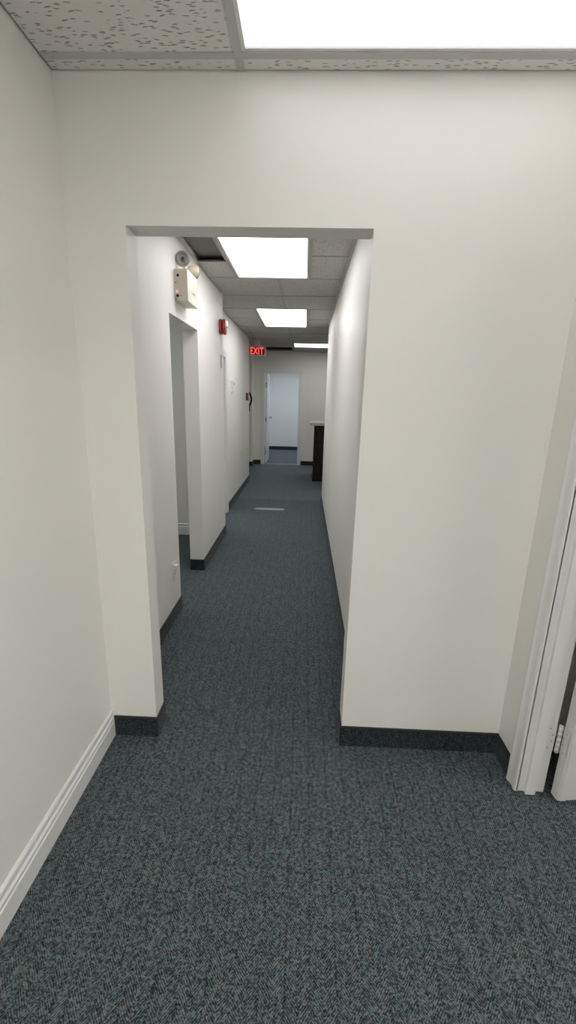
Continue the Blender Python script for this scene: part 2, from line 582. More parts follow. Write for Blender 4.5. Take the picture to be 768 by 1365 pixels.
base_run('baseboard_front_left', [(XL + 0.013, XOL + BT, YF - BT, YF), (XOL, XOL + BT, YF, YFB)], 'dark carpet base strip wrapped round the left side of the opening')
base_run('baseboard_front_right', [(XOR - BT, XR, YF - BT, YF), (XOR - BT, XOR, YF, YFB), (XR - BT, XR, 1.472, YF - BT)],
         'dark carpet base strip from the opening to the door casing')
base_run('baseboard_corridor_left', [(XCL, XCL + BT, YFB, D1A)], 'dark carpet base strip below the corridor outlet')
base_run('baseboard_corridor_pier', [(XCL, XCL + BT, D1B - BT, 4.62), (-0.956, XCL, D1B - BT, D1B)], 'dark carpet base strip round the wall past the plain doorway')
base_run('baseboard_passage_left', [(XW2, XW2 + BT, 5.562, 7.85)], 'dark carpet base strip below the thermostat wall')
base_run('baseboard_corridor_right', [(XCR - BT, XCR, YFB, YR_END)], 'long dark carpet base strip at right of the corridor')
base_run('baseboard_far_pier', [(-3.0, -1.13 + BT, 9.53 - BT, 9.53), (-1.13, -1.13 + BT, 9.53, YFAR)], 'dark carpet base strip on the wall step at the far end')
base_run('baseboard_far_left', [(-1.13 + BT, FX0 - 0.06, YFAR - BT, YFAR)], 'short dark carpet base strip left of the far doorway')
base_run('baseboard_far_right', [(FX1 + 0.06, 4.0, YFAR - BT, YFAR)], 'dark carpet base strip between far doorway and dark desk')
base_run('baseboard_far_room', [(-2.2, 1.5, 12.8 - BT, 12.8)], 'dark carpet base strip seen through the far doorway')
base_run('baseboard_right_room', [(0.991, 3.1, YF - BT, YF)], 'dark carpet base strip in the room behind the open door')

# white moulded baseboards: an extruded colonial profile (distance from wall, height)
PROF = [(0, 0), (0.013, 0), (0.013, 0.070), (0.0095, 0.073), (0.0095, 0.079), (0.0125, 0.082), (0.0125, 0.090),
        (0.007, 0.097), (0.0065, 0.106), (0.009, 0.112), (0.0085, 0.120), (0.004, 0.126), (0, 0.127)]


def base_mould_y(name, x, sgn, y0, y1, label):
    bm = bmesh.new()
    add_prism(bm, [(x + sgn * d, z) for d, z in PROF], 'y', y0, y1)
    return struct(finish(bm, name, M_TRIM), label, 'baseboard')


def base_mould_x(name, y, sgn, x0, x1, label):
    bm = bmesh.new()
    add_prism(bm, [(y + sgn * d, z) for d, z in PROF], 'x', x0, x1)
    return struct(finish(bm, name, M_TRIM), label, 'baseboard')


base_mould_y('baseboard_left', XL, 1, -1.9, YF, 'white moulded baseboard along the left wall in the foreground')
base_mould_x('baseboard_side_room', 4.52, -1, -2.8, -0.956, 'white moulded baseboard seen through the plain doorway')

# ------------------------------------------------------------------ ceilings
TB = 0.012        # half width of a grid bar
GAP = 0.007       # open joint at the walls


def tile(parent, x0, x1, y0, y1, wl=False, wr=False, wn=False, wf=False):
    """one board; w* : that edge meets a wall instead of a bar"""
    a = x0 + (GAP if wl else TB - 0.004)
    b = x1 - (GAP if wr else TB - 0.004)
    c = y0 + (GAP if wn else TB - 0.004)
    d = y1 - (GAP if wf else TB - 0.004)
    return box('ceiling_tile', a, b, c, d, H + 0.003, H + 0.017, M_TILE if parent is cr else M_TILE_DIM, parent)


def bar_x(parent, x0, x1, y):
    return box('grid_bar', x0, x1, y - TB, y + TB, H, H + 0.0028, M_TBAR if parent is cr else M_TBAR_SHADE, parent, bevel=0.0008, segs=1)


def bar_y(parent, x, y0, y1):
    return box('grid_bar', x - TB, x + TB, y0, y1, H - 0.0004, H + 0.0028, M_TBAR if parent is cr else M_TBAR_SHADE, parent, bevel=0.0008, segs=1)


def ceiling_light(x0, x1, y0, y1, lens, label, surface=False):
    """recessed lay-in fixture: painted frame with a prismatic lens between grid bars"""
    t = thing('ceiling_light', ((x0 + x1) / 2, (y0 + y1) / 2, H), label, 'ceiling light', 'recessed fluorescent ceiling lights')
    bm = bmesh.new()
    fw = 0.012
    z0, z1 = (H - 0.053, H - 0.006) if surface else (H + 0.003, H + 0.05)
    for q in ((x0, x1, y0, y0 + fw), (x0, x1, y1 - fw, y1), (x0, x0 + fw, y0 + fw, y1 - fw), (x1 - fw, x1, y0 + fw, y1 - fw)):
        add_box(bm, q[0], q[1], q[2], q[3], z0, z1)
    finish(bm, 'frame', M_FRAME, t)
    box('lens', x0 + fw, x1 - fw, y0 + fw, y1 - fw, z0 + 0.006, z0 + 0.010, lens, t)
    box('housing', x0, x1, y0, y1, z1, z1 + (0.006 if surface else 0.06), M_FRAME, t)
    return t


# front room
cr = thing('ceiling', (0, 0, H), 'fissured tile ceiling of the front room', 'ceiling', kind='structure')
box('deck', XL - 0.1, 0.991, -1.9, YFB, TOP, TOP + 0.05, M_DECK, cr)
GX = -0.226
ys = [YF, 1.547, 0.925, 0.305, -0.315, -0.935, -1.555, -1.895]
for i in range(len(ys) - 1):
    y1, y0 = ys[i], ys[i + 1]
    tile(cr, XL, GX, y0, y1, wl=True, wf=(i == 0), wn=(i == len(ys) - 2))
    if i not in (1, 4):
        tile(cr, GX, XR, y0, y1, wr=True, wf=(i == 0), wn=(i == len(ys) - 2))
    if i > 0:
        bar_x(cr, XL + GAP, GX - TB, y1)
        bar_x(cr, GX + TB, XR - GAP, y1)
bar_y(cr, GX, -1.895, YF - GAP)
ceiling_light(GX + TB, XR - 0.006, 0.925 + TB, 1.547 - TB, M_LENS_R, 'large white ceiling light at the top right above the front room')
ceiling_light(GX + TB, XR - 0.006, -0.935 + TB, -0.315 - TB, M_LENS_H, 'unseen ceiling light added directly behind the camera to brighten the left wall')  # added lamp out of view, lights the left wall
for (x, y, w) in ((-1.7, -2.9, 'left near'), (0.0, -2.9, 'middle near'), (1.7, -2.9, 'right near'), (-1.7, -4.0, 'left far'), (0.0, -4.0, 'middle far'), (1.7, -4.0, 'right far')):
    ceiling_light(x - 0.6, x + 0.6, y - 0.3, y + 0.3, M_LENS_B, 'unseen ceiling light added behind the camera to even out the front wall, ' + w, True)  # added lamps out of view, flatten the light on the front wall
ceiling_light(2.2, 2.8, 0.1, 1.3, M_LENS_G, 'unseen ceiling light added to brighten the room behind the open door', True)  # added lamp out of view, lifts the grey in the door gap
ceiling_light(-2.2, -1.6, 2.4, 3.6, M_LENS_D, 'unseen ceiling light added to brighten the dim side room', True)  # added lamp out of view, brightens the wall seen through the doorway
struct(box('ceiling', -3.0, 3.2, -4.5, -1.9, H, H + 0.05, M_PLAIN), 'plain ceiling of the room behind the camera', 'ceiling')
# plain ceilings of rooms the photo only glimpses
struct(box('ceiling', 0.991, 3.1, -1.8, YF, H, H + 0.05, M_PLAIN), 'plain ceiling of the room behind the open door', 'ceiling')
struct(box('ceiling', -2.8, -0.956, YFB, 4.52, H, H + 0.05, M_PLAIN), 'plain ceiling of the dim side room', 'ceiling')
struct(box('ceiling', -2.9, XW2 - 0.11, 4.62, 7.74, H, H + 0.05, M_PLAIN), 'plain ceiling of the room behind the cased door', 'ceiling')
struct(box('ceiling', -2.2, 1.5, YFAR + 0.1, 12.8, H, H + 0.05, M_PLAIN), 'plain ceiling of the room beyond the far doorway', 'ceiling')

# corridor and area beyond
cc = thing('ceiling', (-0.27, 4.5, H), 'tile ceiling of the corridor and the area beyond it', 'ceiling', kind='structure')
box('deck', -3.0, 4.1, YFB, YFAR + 0.1, TOP, TOP + 0.05, M_DECK, cc)
CX, LX0, LX1 = -0.25, -0.60, 0.008
WA = XCL
# rows before the first light
for (y0, y1, near) in ((YFB, 2.10, True), (2.10, 2.735, False), (3.985, 4.62, False), (4.62, 5.265, False)):
    xl = WA if y1 <= 4.63 else XW2
    tile(cc, xl, CX, y0, y1, wl=True, wn=near)
    tile(cc, CX, XCR, y0, y1, wr=True, wn=near)
    bar_y(cc, CX, y0 + (GAP if near else TB), y1 - TB)
for y in (2.10, 2.735, 3.985, 4.62):
    bar_x(cc, WA + GAP, XCR - GAP, y)
for y in (5.265, 6.55):
    bar_x(cc, XW2 + GAP, XCR - GAP, y)
# strips beside light 1
bar_y(cc, LX0, 2.735 + TB, 3.985 - TB)
bar_y(cc, LX1, 2.735 + TB, 3.985 - TB)
tile(cc, WA, LX0, 3.545, 3.985, wl=True)
bar_x(cc, WA + GAP, LX0 - TB, 3.545)
bar_x(cc, LX1 + TB, XCR - GAP, 3.385)
tile(cc, LX1, XCR, 2.735, 3.385, wr=True)
tile(cc, LX1, XCR, 3.385, 3.985, wr=True)
# the open cell: its board has been lifted and lies on the bars higher up
box('wall_angle', WA, WA + 0.016, 2.735 + TB, 3.545 - TB, H, H + 0.003, M_TBAR, cc)
box('lifted_board', WA + 0.012, LX0 + 0.02, 2.60, 3.70, H + 0.045, H + 0.059, M_BOARD_SHADE, cc)
# strips beside light 2
bar_y(cc, LX0, 5.265 + TB, 6.55 - TB)
bar_y(cc, LX1, 5.265 + TB, 6.55 - TB)
for (a, b_, xl, xr, w) in ((5.265, 5.89, XW2, LX0, 'l'), (5.89, 6.55, XW2, LX0, 'l'), (5.265, 5.92, LX1, XCR, 'r'), (5.92, 6.55, LX1, XCR, 'r')):
    tile(cc, xl, xr, a, b_, wl=(w == 'l'), wr=(w == 'r'))
bar_x(cc, XW2 + GAP, LX0 - TB, 5.89)
bar_x(cc, LX1 + TB, XCR - GAP, 5.92)
for (x, y0, y1) in ((XCR - 0.018, YFB, YR_END), ):
    box('wall_angle', x, x + 0.016, y0, y1, H - 0.0015, H + 0.0005, M_TBAR, cc)
# beyond: a regular grid
gy = [6.55, 7.17, 7.80, 8.42, 9.04, 9.66, YFAR]
gx = [CX + 0.61 * k for k in range(-4, 8)]
for j in range(len(gy) - 1):
    y0, y1 = gy[j], gy[j + 1]
    left = XW2 if y1 <= 7.85 else (-2.69 if y0 < 9.5 else -1.13)
    xs = [left] + [x for x in gx if x > left + 0.05] + [4.0]
    for i in range(len(xs) - 1):
        x0, x1 = xs[i], xs[i + 1]
        if abs(y0 - 8.42) < 0.01 and (abs(x0 - CX) < 0.02 or abs(x0 - CX - 0.61) < 0.02 or abs(x0 - CX - 0.61 * 4) < 0.02 or abs(x0 - CX - 0.61 * 5) < 0.02):
            continue
        if abs(y0 - 9.04) < 0.01 and abs(x0 - (CX - 0.61)) < 0.02:
            continue
        tile(cc, x0, x1, y0, y1, wl=(i == 0), wr=(i == len(xs) - 2), wf=(j == len(gy) - 2))
    for x in xs[1:-1]:
        if abs(y0 - 8.42) < 0.01 and (abs(x - CX - 0.61) < 0.02 or abs(x - CX - 0.61 * 5) < 0.02):
            continue
        bar_y(cc, x, y0 + TB, y1 - TB)
    bar_x(cc, left, 4.0, y1) if j < len(gy) - 2 else None
bar_x(cc, XCR + 0.02, 4.0, 6.55)
tile(cc, XCR, 4.0, YR_END, 6.55, wl=True, wr=True, wn=True)
box('ceiling_tile', -2.995, -2.69, 7.855, 9.525, H + 0.003, H + 0.017, M_TILE_DIM, cc)

ceiling_light(LX0 + TB, LX1 - TB, 2.735 + TB, 3.985 - TB, M_LENS_C, 'nearest ceiling light in the corridor, beside the open dark cell')
ceiling_light(LX0 + TB, LX1 - TB, 5.265 + TB, 6.55 - TB, M_LENS_C, 'middle ceiling light of the corridor')
ceiling_light(CX + TB, CX + 1.22 - TB, 8.42 + TB, 9.04 - TB, M_LENS_L, 'farthest ceiling light, crosswise near the far doorway')
ceiling_light(CX + 2.44 + TB, CX + 3.66 - TB, 8.42 + TB, 9.04 - TB, M_LENS_L, 'ceiling light behind the corridor wall at right')
ceiling_light(-2.3, -1.7, 5.0, 6.2, M_LENS_S, 'ceiling light in the room behind the cased door', True)
ceiling_light(-0.9, 0.3, 11.0, 11.6, M_LENS_F, 'ceiling light in the room beyond the far doorway', True)

# ceiling vent
vt = thing('ceiling_vent', (CX - 0.305, 9.35, H), 'dark slotted ceiling vent between exit sign and farthest light', 'vent')
vx0, vx1, vy0, vy1 = CX - 0.61 + TB, CX - TB, 9.04 + TB, 9.66 - TB
bm = bmesh.new()
for q in ((vx0, vx1, vy0, vy0 + 0.03), (vx0, vx1, vy1 - 0.03, vy1), (vx0, vx0 + 0.03, vy0 + 0.03, vy1 - 0.03), (vx1 - 0.03, vx1, vy0 + 0.03, vy1 - 0.03)):
    add_box(bm, q[0], q[1], q[2], q[3], H + 0.001, H + 0.02)
finish(bm, 'frame', M_VENT, vt)
box('duct', vx0, vx1, vy0, vy1, H + 0.09, H + 0.10, M_BLACK, vt)
for k in range(9):
    y = vy0 + 0.055 + k * 0.058
    bm = bmesh.new()
    add_prism(bm, [(y, H + 0.004), (y + 0.003, H + 0.004), (y + 0.028, H + 0.03), (y + 0.025, H + 0.03)], 'x', vx0 + 0.03, vx1 - 0.03)
    finish(bm, 'slat', M_VENT, vt)

# ------------------------------------------------------------------ right door: frame, leaf, hinge
tr = thing('trim_1', (XR, 1.43, 0), 'white door casing, jamb and stop at the right edge', 'door frame', kind='structure')
JY = 1.410                         # face of the hinge jamb
# casing profile across the wall (y from opening, projection from wall)
CPROF = [(0, 0), (0, 0.010), (0.006, 0.0125), (0.018, 0.0125), (0.024, 0.010), (0.040, 0.012), (0.052, 0.016), (0.060, 0.016), (0.062, 0.013), (0.062, 0)]
bm = bmesh.new()
add_prism(bm, [(XR - d, JY + w) for w, d in CPROF], 'z', 0.004, 2.10)
finish(bm, 'casing', M_TRIM, tr)
bm = bmesh.new()
add_prism(bm, [(XR - d, 0.603 - w) for w, d in CPROF], 'z', 0.004, 2.10)
finish(bm, 'casing', M_TRIM, tr)
box('casing', XR - 0.014, XR, 0.603, JY, 2.032, 2.10, M_TRIM, tr, bevel=0.003)
box('jamb', XR - 0.004, 0.989, JY, JY + 0.018, 0.006, 2.05, M_TRIM, tr, bevel=0.0015)
box('jamb', XR - 0.004, 0.995, 0.585, 0.603, 0.006, 2.05, M_TRIM, tr, bevel=0.0015)
box('jamb', XR - 0.004, 0.995, 0.603, JY, 2.032, 2.05, M_TRIM, tr, bevel=0.0015)
box('door_stop', 0.914, 0.952, JY - 0.012, JY, 0.002, 2.032, M_TRIM, tr, bevel=0.002)
box('door_stop', 0.914, 0.952, 0.603, 0.615, 0.002, 2.032, M_TRIM, tr, bevel=0.002)

d1 = thing('door_1', (1.0, 1.405, 0), 'white painted door standing open at the right edge', 'door', kind='structure')
PIV = Vector((0.999, 1.404, 0))
SW = math.radians(6)
dx0, dy0, dy1 = 1.014, 1.366, 1.401
parts = []
parts.append(box('leaf', dx0, dx0 + 0.76, dy0, dy1, 0.012, 2.02, M_TRIM, d1, bevel=0.002))
# framed face: raised border with sunk fields (six panels)
bm = bmesh.new()
sx = [dx0 + 0.008, dx0 + 0.032, dx0 + 0.728, dx0 + 0.752]
add_box(bm, sx[0], sx[1], dy0 - 0.005, dy0, 0.014, 2.018)
parts.append(finish(bm, 'edge_lip', M_TRIM, d1, bevel=0.002, segs=2))
for (z0, z1) in ((0.22, 0.80), (0.95, 1.55), (1.66, 1.90)):
    for (a, b_) in ((dx0 + 0.12, dx0 + 0.35), (dx0 + 0.42, dx0 + 0.65)):
        bm = bmesh.new()
        add_box(bm, a, b_, dy0 - 0.006, dy0, z0, z1)
        parts.append(finish(bm, 'raised_panel', M_TRIM, d1, bevel=0.005, segs=2))
knob_path = [(dx0 + 0.70, dy0, 0.95), (dx0 + 0.70, dy0 - 0.03, 0.95), (dx0 + 0.70, dy0 - 0.035, 0.95), (dx0 + 0.70, dy0 - 0.055, 0.95), (dx0 + 0.70, dy0 - 0.062, 0.95)]
parts.append(tube('knob', knob_path, [0.012, 0.012, 0.024, 0.026, 0.012], M_STEEL, d1, n=16))
for p in parts:
    rotate_mesh(p, PIV, SW)


def butt_hinge(parent, zc, hh, jamb_y, mat):
    """leaf on the jamb, leaf on the door edge, knuckles between, screws"""
    z0, z1 = zc - hh / 2, zc + hh / 2
    lf = box('hinge', 0.955, 0.989, jamb_y - 0.0022, jamb_y, z0, z1, mat, parent, bevel=0.0008, segs=1)
    dl = box('door_hinge_leaf', 1.0095, 1.0125, 1.370, 1.399, z0, z1, mat, lf, bevel=0.0008, segs=1)
    for k in range(5):
        a = z0 + hh * k / 5
        tube('knuckle', [(1.000, jamb_y - 0.007, a + 0.0006), (1.000, jamb_y - 0.007, a + hh / 5 - 0.0006)], 0.0075, mat, lf, n=14)
    tube('pin', [(1.000, jamb_y - 0.007, z0 - 0.004), (1.000, jamb_y - 0.007, z0), ], 0.0045, mat, lf, n=12)
    tube('pin', [(1.000, jamb_y - 0.007, z1), (1.000, jamb_y - 0.007, z1 + 0.003), (1.000, jamb_y - 0.007, z1 + 0.005)], [0.0078, 0.0078, 0.004], mat, lf, n=12)
    for k, zz in enumerate((0.13, 0.38, 0.62, 0.87)):
        xx = 0.966 + (0.012 if k % 3 else 0.0)
        z = z0 + hh * zz
        tube('screw', [(xx, jamb_y - 0.0020, z), (xx, jamb_y - 0.0030, z)], 0.0030, M_STEEL, lf, n=10, smooth=False)
        yy = 1.381 + (0.010 if k % 3 else 0.0)
        tube('screw', [(1.0098, yy, z), (1.0088, yy, z)], 0.0030, M_STEEL, lf, n=10, smooth=False)


for zc in (0.262, 1.02, 1.80):
    butt_hinge(d1, zc, 0.115, JY, M_HINGEP)

# ------------------------------------------------------------------ cased door in the recessed wall (only its far casing shows)
t2 = thing('trim_2', (XW2, 5.5, 0), 'white door casing at the start of the recessed corridor wall', 'door frame', kind='structure')
bm = bmesh.new()
add_prism(bm, [(XW2 + d, D2B + w) for w, d in CPROF], 'z', 0.002, D2Z + 0.06)
finish(bm, 'casing', M_TRIM, t2)
box('casing', XW2, XW2 + 0.013, D2A - 0.058, D2B, D2Z, D2Z + 0.06, M_TRIM, t2, bevel=0.003)
box('jamb', XW2 - 0.112, XW2 + 0.003, D2B - 0.015, D2B, 0.0, D2Z, M_TRIM, t2)

# ------------------------------------------------------------------ far door
t3 = thing('trim_3', (-0.51, YFAR, 0), 'white casing and threshold round the far doorway', 'door frame', kind='structure')
for (a, b_) in ((FX0 - 0.055, FX0 + 0.006), (FX1 - 0.006, FX1 + 0.055)):
    box('casing', a, b_, YFAR - 0.015, YFAR, 0, FZ + 0.055, M_TRIM, t3, bevel=0.004)
box('casing', FX0 + 0.006, FX1 - 0.006, YFAR - 0.015, YFAR, FZ - 0.006, FZ + 0.055, M_TRIM, t3, bevel=0.004)
box('jamb', FX0, FX0 + 0.02, YFAR, YFAR + 0.1, 0, FZ, M_TRIM, t3)
box('jamb', FX1 - 0.02, FX1, YFAR, YFAR + 0.1, 0, FZ, M_TRIM, t3)
box('jamb', FX0 + 0.02, FX1 - 0.02, YFAR, YFAR + 0.1, FZ - 0.02, FZ, M_TRIM, t3)
box('threshold', FX0 + 0.02, FX1 - 0.02, YFAR + 0.005, YFAR + 0.06, 0, 0.010, M_STEEL, t3, bevel=0.003)
d3 = thing('door_2', (FX0 + 0.04, YFAR + 0.1, 0), 'white door standing open inside the far doorway', 'door', kind='structure')
lx = FX0 + 0.028
box('leaf', lx, lx + 0.036, YFAR + 0.105, YFAR + 0.86, 0.015, FZ - 0.03, M_TRIM, d3, bevel=0.002)
for z in (0.26, 1.0, 1.74):
    h_ = box('hinge', lx - 0.002, lx + 0.030, YFAR + 0.098, YFAR + 0.1045, z - 0.055, z + 0.055, M_STEEL, d3)
kz = 1.02
ky = YFAR + 0.79
tube('knob', [(lx + 0.036, ky, kz), (lx + 0.062, ky, kz), (lx + 0.066, ky, kz), (lx + 0.088, ky, kz), (lx + 0.096, ky, kz)], [0.014, 0.012, 0.026, 0.028, 0.012], M_STEEL, d3, n=16)

# ------------------------------------------------------------------ emergency light
em = thing('emergency_light', (XCL, 3.08, 2.06), 'beige twin-head emergency light box above the plain doorway', 'emergency light')
ex = -0.755
ey0, ey1, ez0, ez1 = 2.955, 3.212, 2.060, 2.242
body = box('body', XCL, ex, ey0, ey1, ez0, ez1, M_BEIGE, em, bevel=0.004)
box('name_plate', ex - 0.001, ex + 0.002, 3.06, 3.15, 2.122, 2.142, M_PLASTIC, body, bevel=0.0006, segs=1)
box('logo', ex + 0.002, ex + 0.0026, 3.07, 3.14, 2.126, 2.134, M_DGREY, body)
tube('indicator_lamp', [(XCL + 0.017, ey0 + 0.001, 2.113), (XCL + 0.017, ey0 - 0.004, 2.113)], 0.008, M_PINK, body, n=16)
box('test_switch', XCL + 0.012, XCL + 0.026, ey0 - 0.005, ey0 + 0.001, 2.082, 2.096, M_BLACK, body, bevel=0.001)
tube('knockout', [(XCL + 0.024, ey0 + 0.001, 2.205), (XCL + 0.024, ey0 - 0.0015, 2.205)], 0.0075, M_BLACK, body, n=16)
for z in (2.165, 2.070):
    tube('screw', [(XCL + 0.010, ey0 + 0.001, z), (XCL + 0.010, ey0 - 0.0015, z)], 0.0035, M_DGREY, body, n=10)
box('label', XCL + 0.034, XCL + 0.046, ey0 - 0.0006, ey0 + 0.001, 2.088, 2.091, M_DGREY, body)


def lamp_head(c, d, base_pt, r=0.044):
    """round lamp: flared bowl, rim, reflector, bulb, on a swivel neck"""
    c = Vector(c)
    d = Vector(d).normalized()
    hd = tube('lamp_head', [c - d * 0.052, c - d * 0.048, c - d * 0.030, c - d * 0.010, c + d * 0.008, c + d * 0.014],
              [0.016, 0.022, 0.032, r * 0.92, r, r], M_IVORY, em, n=24)
    tube('rim', [c + d * 0.0142, c + d * 0.018, c + d * 0.0185], [r + 0.002, r + 0.002, r * 0.84], M_RIM, hd, n=24)
    tube('reflector', [c + d * 0.0187, c + d * 0.0195, c + d * 0.0200], [r * 0.82, r * 0.80, r * 0.5], M_GLASSY, hd, n=24)
    tube('bulb', [c + d * 0.0201, c + d * 0.024], [0.013, 0.010], M_DGREY, hd, n=14)
    neck = c - d * 0.036
    tube('neck', [Vector(base_pt), Vector(base_pt) + Vector((0, 0, 0.016)), neck * 0.6 + Vector(base_pt) * 0.4, neck], [0.015, 0.012, 0.010, 0.010], M_IVORY, hd, n=12)


lamp_head((-0.795, 3.020, 2.312), (0.10, -1.0, -0.12), (-0.792, 3.055, ez1 - 0.001))
lamp_head((-0.768, 3.205, 2.288), (0.75, 0.62, -0.10), (-0.795, 3.145, ez1 - 0.001), 0.040)

# ------------------------------------------------------------------ fire alarm horn with strobe
al = thing('fire_alarm', (XCL, 4.46, 2.06), 'red fire alarm horn strobe high near the wall corner', 'fire alarm')
def round_rect(y0, y1, z0, z1, r, n=6):
    out = []
    for (cy, cz, a0) in ((y1 - r, z1 - r, 0), (y0 + r, z1 - r, 90), (y0 + r, z0 + r, 180), (y1 - r, z0 + r, 270)):
        for k in range(n + 1):
            a = math.radians(a0 + 90 * k / n)
            out.append((cy + r * math.cos(a), cz + r * math.sin(a)))
    return out


def shell(name, x0, x1, y0, y1, z0, z1, r, soft, mat):
    bm = bmesh.new()
    steps = [(x0, soft), (x0 + soft * 0.3, soft * 0.3), (x0 + soft, 0), (x1 - soft, 0), (x1 - soft * 0.3, soft * 0.3), (x1, soft)]
    rings = [[bm.verts.new((x, y, z)) for (y, z) in round_rect(y0 + d, y1 - d, z0 + d, z1 - d, r - d * 0.5)] for (x, d) in steps]
    n = len(rings[0])
    for a, b in zip(rings, rings[1:]):
        for k in range(n):
            bm.faces.new([a[k], a[(k + 1) % n], b[(k + 1) % n], b[k]])
    bm.faces.new(rings[0])
    bm.faces.new(list(reversed(rings[-1])))
    return finish(bm, name, mat, al, smooth=True)


shell('back_box', XCL, XCL + 0.026, 4.395, 4.515, 2.058, 2.195, 0.036, 0.010, M_RED)
shell('gasket', XCL + 0.020, XCL + 0.034, 4.407, 4.503, 2.070, 2.183, 0.030, 0.002, M_BLACK)
fb = shell('front_cover', XCL + 0.030, XCL + 0.060, 4.395, 4.515, 2.058, 2.195, 0.036, 0.013, M_RED)
box('strobe_lens', XCL + 0.052, XCL + 0.072, 4.42, 4.49, 2.125, 2.175, M_STROBE, fb, bevel=0.006)
for k in range(4):
    box('grille_slot', XCL + 0.0585, XCL + 0.061, 4.42, 4.49, 2.072 + k * 0.012, 2.077 + k * 0.012, M_BLACK, fb)

# ------------------------------------------------------------------ small wall fittings
np_ = thing('name_plate', (XCL, 4.45, 1.755), 'small grey room plate on the wall under the red alarm', 'sign')
box('plate', XCL, XCL + 0.005, 4.405, 4.505, 1.755, 1.875, M_PLATE, np_, bevel=0.001)
box('holder', XCL, XCL + 0.009, 4.398, 4.405, 1.750, 1.880, M_PLASTIC, np_)
box('holder', XCL, XCL + 0.009, 4.505, 4.512, 1.750, 1.880, M_PLASTIC, np_)


def outlet(x, yc, z0, z1, label, w=0.072):
    t = thing('wall_outlet', (x, yc, z0), label, 'outlet', 'white wall outlets')
    pl = box('cover_plate', x, x + 0.006, yc - w / 2, yc + w / 2, z0, z1, M_PLASTIC, t, bevel=0.002)
    zc = (z0 + z1) / 2
    for dz in (-0.026, 0.026):
        r = box('socket', x + 0.005, x + 0.010, yc - 0.017, yc + 0.017, zc + dz - 0.016, zc + dz + 0.016, M_PLASTIC, t, bevel=0.003)
        for dy in (-0.007, 0.007):
            box('slot', x + 0.0098, x + 0.0104, yc + dy - 0.0012, yc + dy + 0.0012, zc + dz - 0.003, zc + dz + 0.007, M_DGREY, r)
    tube('screw', [(x + 0.005, yc, zc), (x + 0.0075, yc, zc)], 0.003, M_PLASTIC, t, n=10)
    return t


oc = outlet(XCL, 2.675, 0.290, 0.408, 'white outlet plate low on the wall before the plain doorway, small plug in top socket')
box('plug', XCL + 0.0101, XCL + 0.030, 2.662, 2.690, 0.362, 0.390, M_PLASTIC, oc, bevel=0.003)
outlet(XW2, 6.85, 0.538, 0.662, 'white outlet plate low on the recessed wall')
th = thing('thermostat', (XW2, 5.98, 1.535), 'white thermostat on the recessed corridor wall past the casing', 'thermostat')
box('base_plate', XW2, XW2 + 0.006, 5.90, 6.06, 1.535, 1.69, M_PLASTIC, th, bevel=0.002)
cv = box('cover', XW2 + 0.006, XW2 + 0.034, 5.91, 6.05, 1.545, 1.68, M_PLASTIC, th, bevel=0.005)
box('display', XW2 + 0.0338, XW2 + 0.0346, 5.95, 6.01, 1.625, 1.66, M_PLATE, cv)
pu = thing('pull_station', (XW2, 7.46, 1.425), 'red fire alarm pull station near the end of the recessed wall', 'pull station')
bm = bmesh.new()
add_box(bm, XW2, XW2 + 0.036, 7.42, 7.50, 1.425, 1.543)
finish(bm, 'body', M_DRED, pu, bevel=0.006)
bm = bmesh.new()
add_box(bm, XW2 + 0.035, XW2 + 0.046, 7.43, 7.49, 1.470, 1.495)
finish(bm, 'handle', M_PLASTIC, pu, bevel=0.004)

# fire extinguisher hung round the corner
fe = thing('fire_extinguisher', (-1.10, 7.93, 1.0), 'fire extinguisher hung round the corner with its black hose showing', 'fire extinguisher')
fx, fy = -1.105, 7.935
tube('cylinder', [(fx, fy, 1.03), (fx, fy, 1.035), (fx, fy, 1.05), (fx, fy, 1.40), (fx, fy, 1.44), (fx, fy, 1.465), (fx, fy, 1.48)],
     [0.045, 0.058, 0.064, 0.064, 0.055, 0.030, 0.020], M_RED, fe, n=24)
box('bracket', fx - 0.02, fx + 0.02, 7.85, 7.872, 1.10, 1.45, M_STEEL, fe)
vl = tube('valve', [(fx, fy, 1.475), (fx, fy, 1.50), (fx, fy, 1.545)], [0.020, 0.018, 0.014], M_STEEL, fe, n=14)
box('lever', fx - 0.012, fx + 0.085, fy - 0.010, fy + 0.010, 1.545, 1.556, M_BLACK, vl, bevel=0.002)
pts = []
for k in range(17):
    t = k / 16
    P0, P1, P2, P3 = Vector((fx + 0.01, fy, 1.535)), Vector((-0.985, fy + 0.01, 1.66)), Vector((-0.895, fy + 0.01, 1.43)), Vector((-0.992, fy + 0.01, 1.325))
    pts.append(P0 * (1 - t) ** 3 + P1 * 3 * t * (1 - t) ** 2 + P2 * 3 * t * t * (1 - t) + P3 * t ** 3)
tube('hose', pts, 0.016, M_BLACK, fe, n=10)
nz = Vector((-0.992, fy + 0.01, 1.33))
tube('nozzle', [nz, nz + Vector((-0.001, 0, -0.02)), nz + Vector((-0.002, 0, -0.07)), nz + Vector((-0.003, 0, -0.10))], [0.014, 0.020, 0.016, 0.020], M_BLACK, fe, n=12)

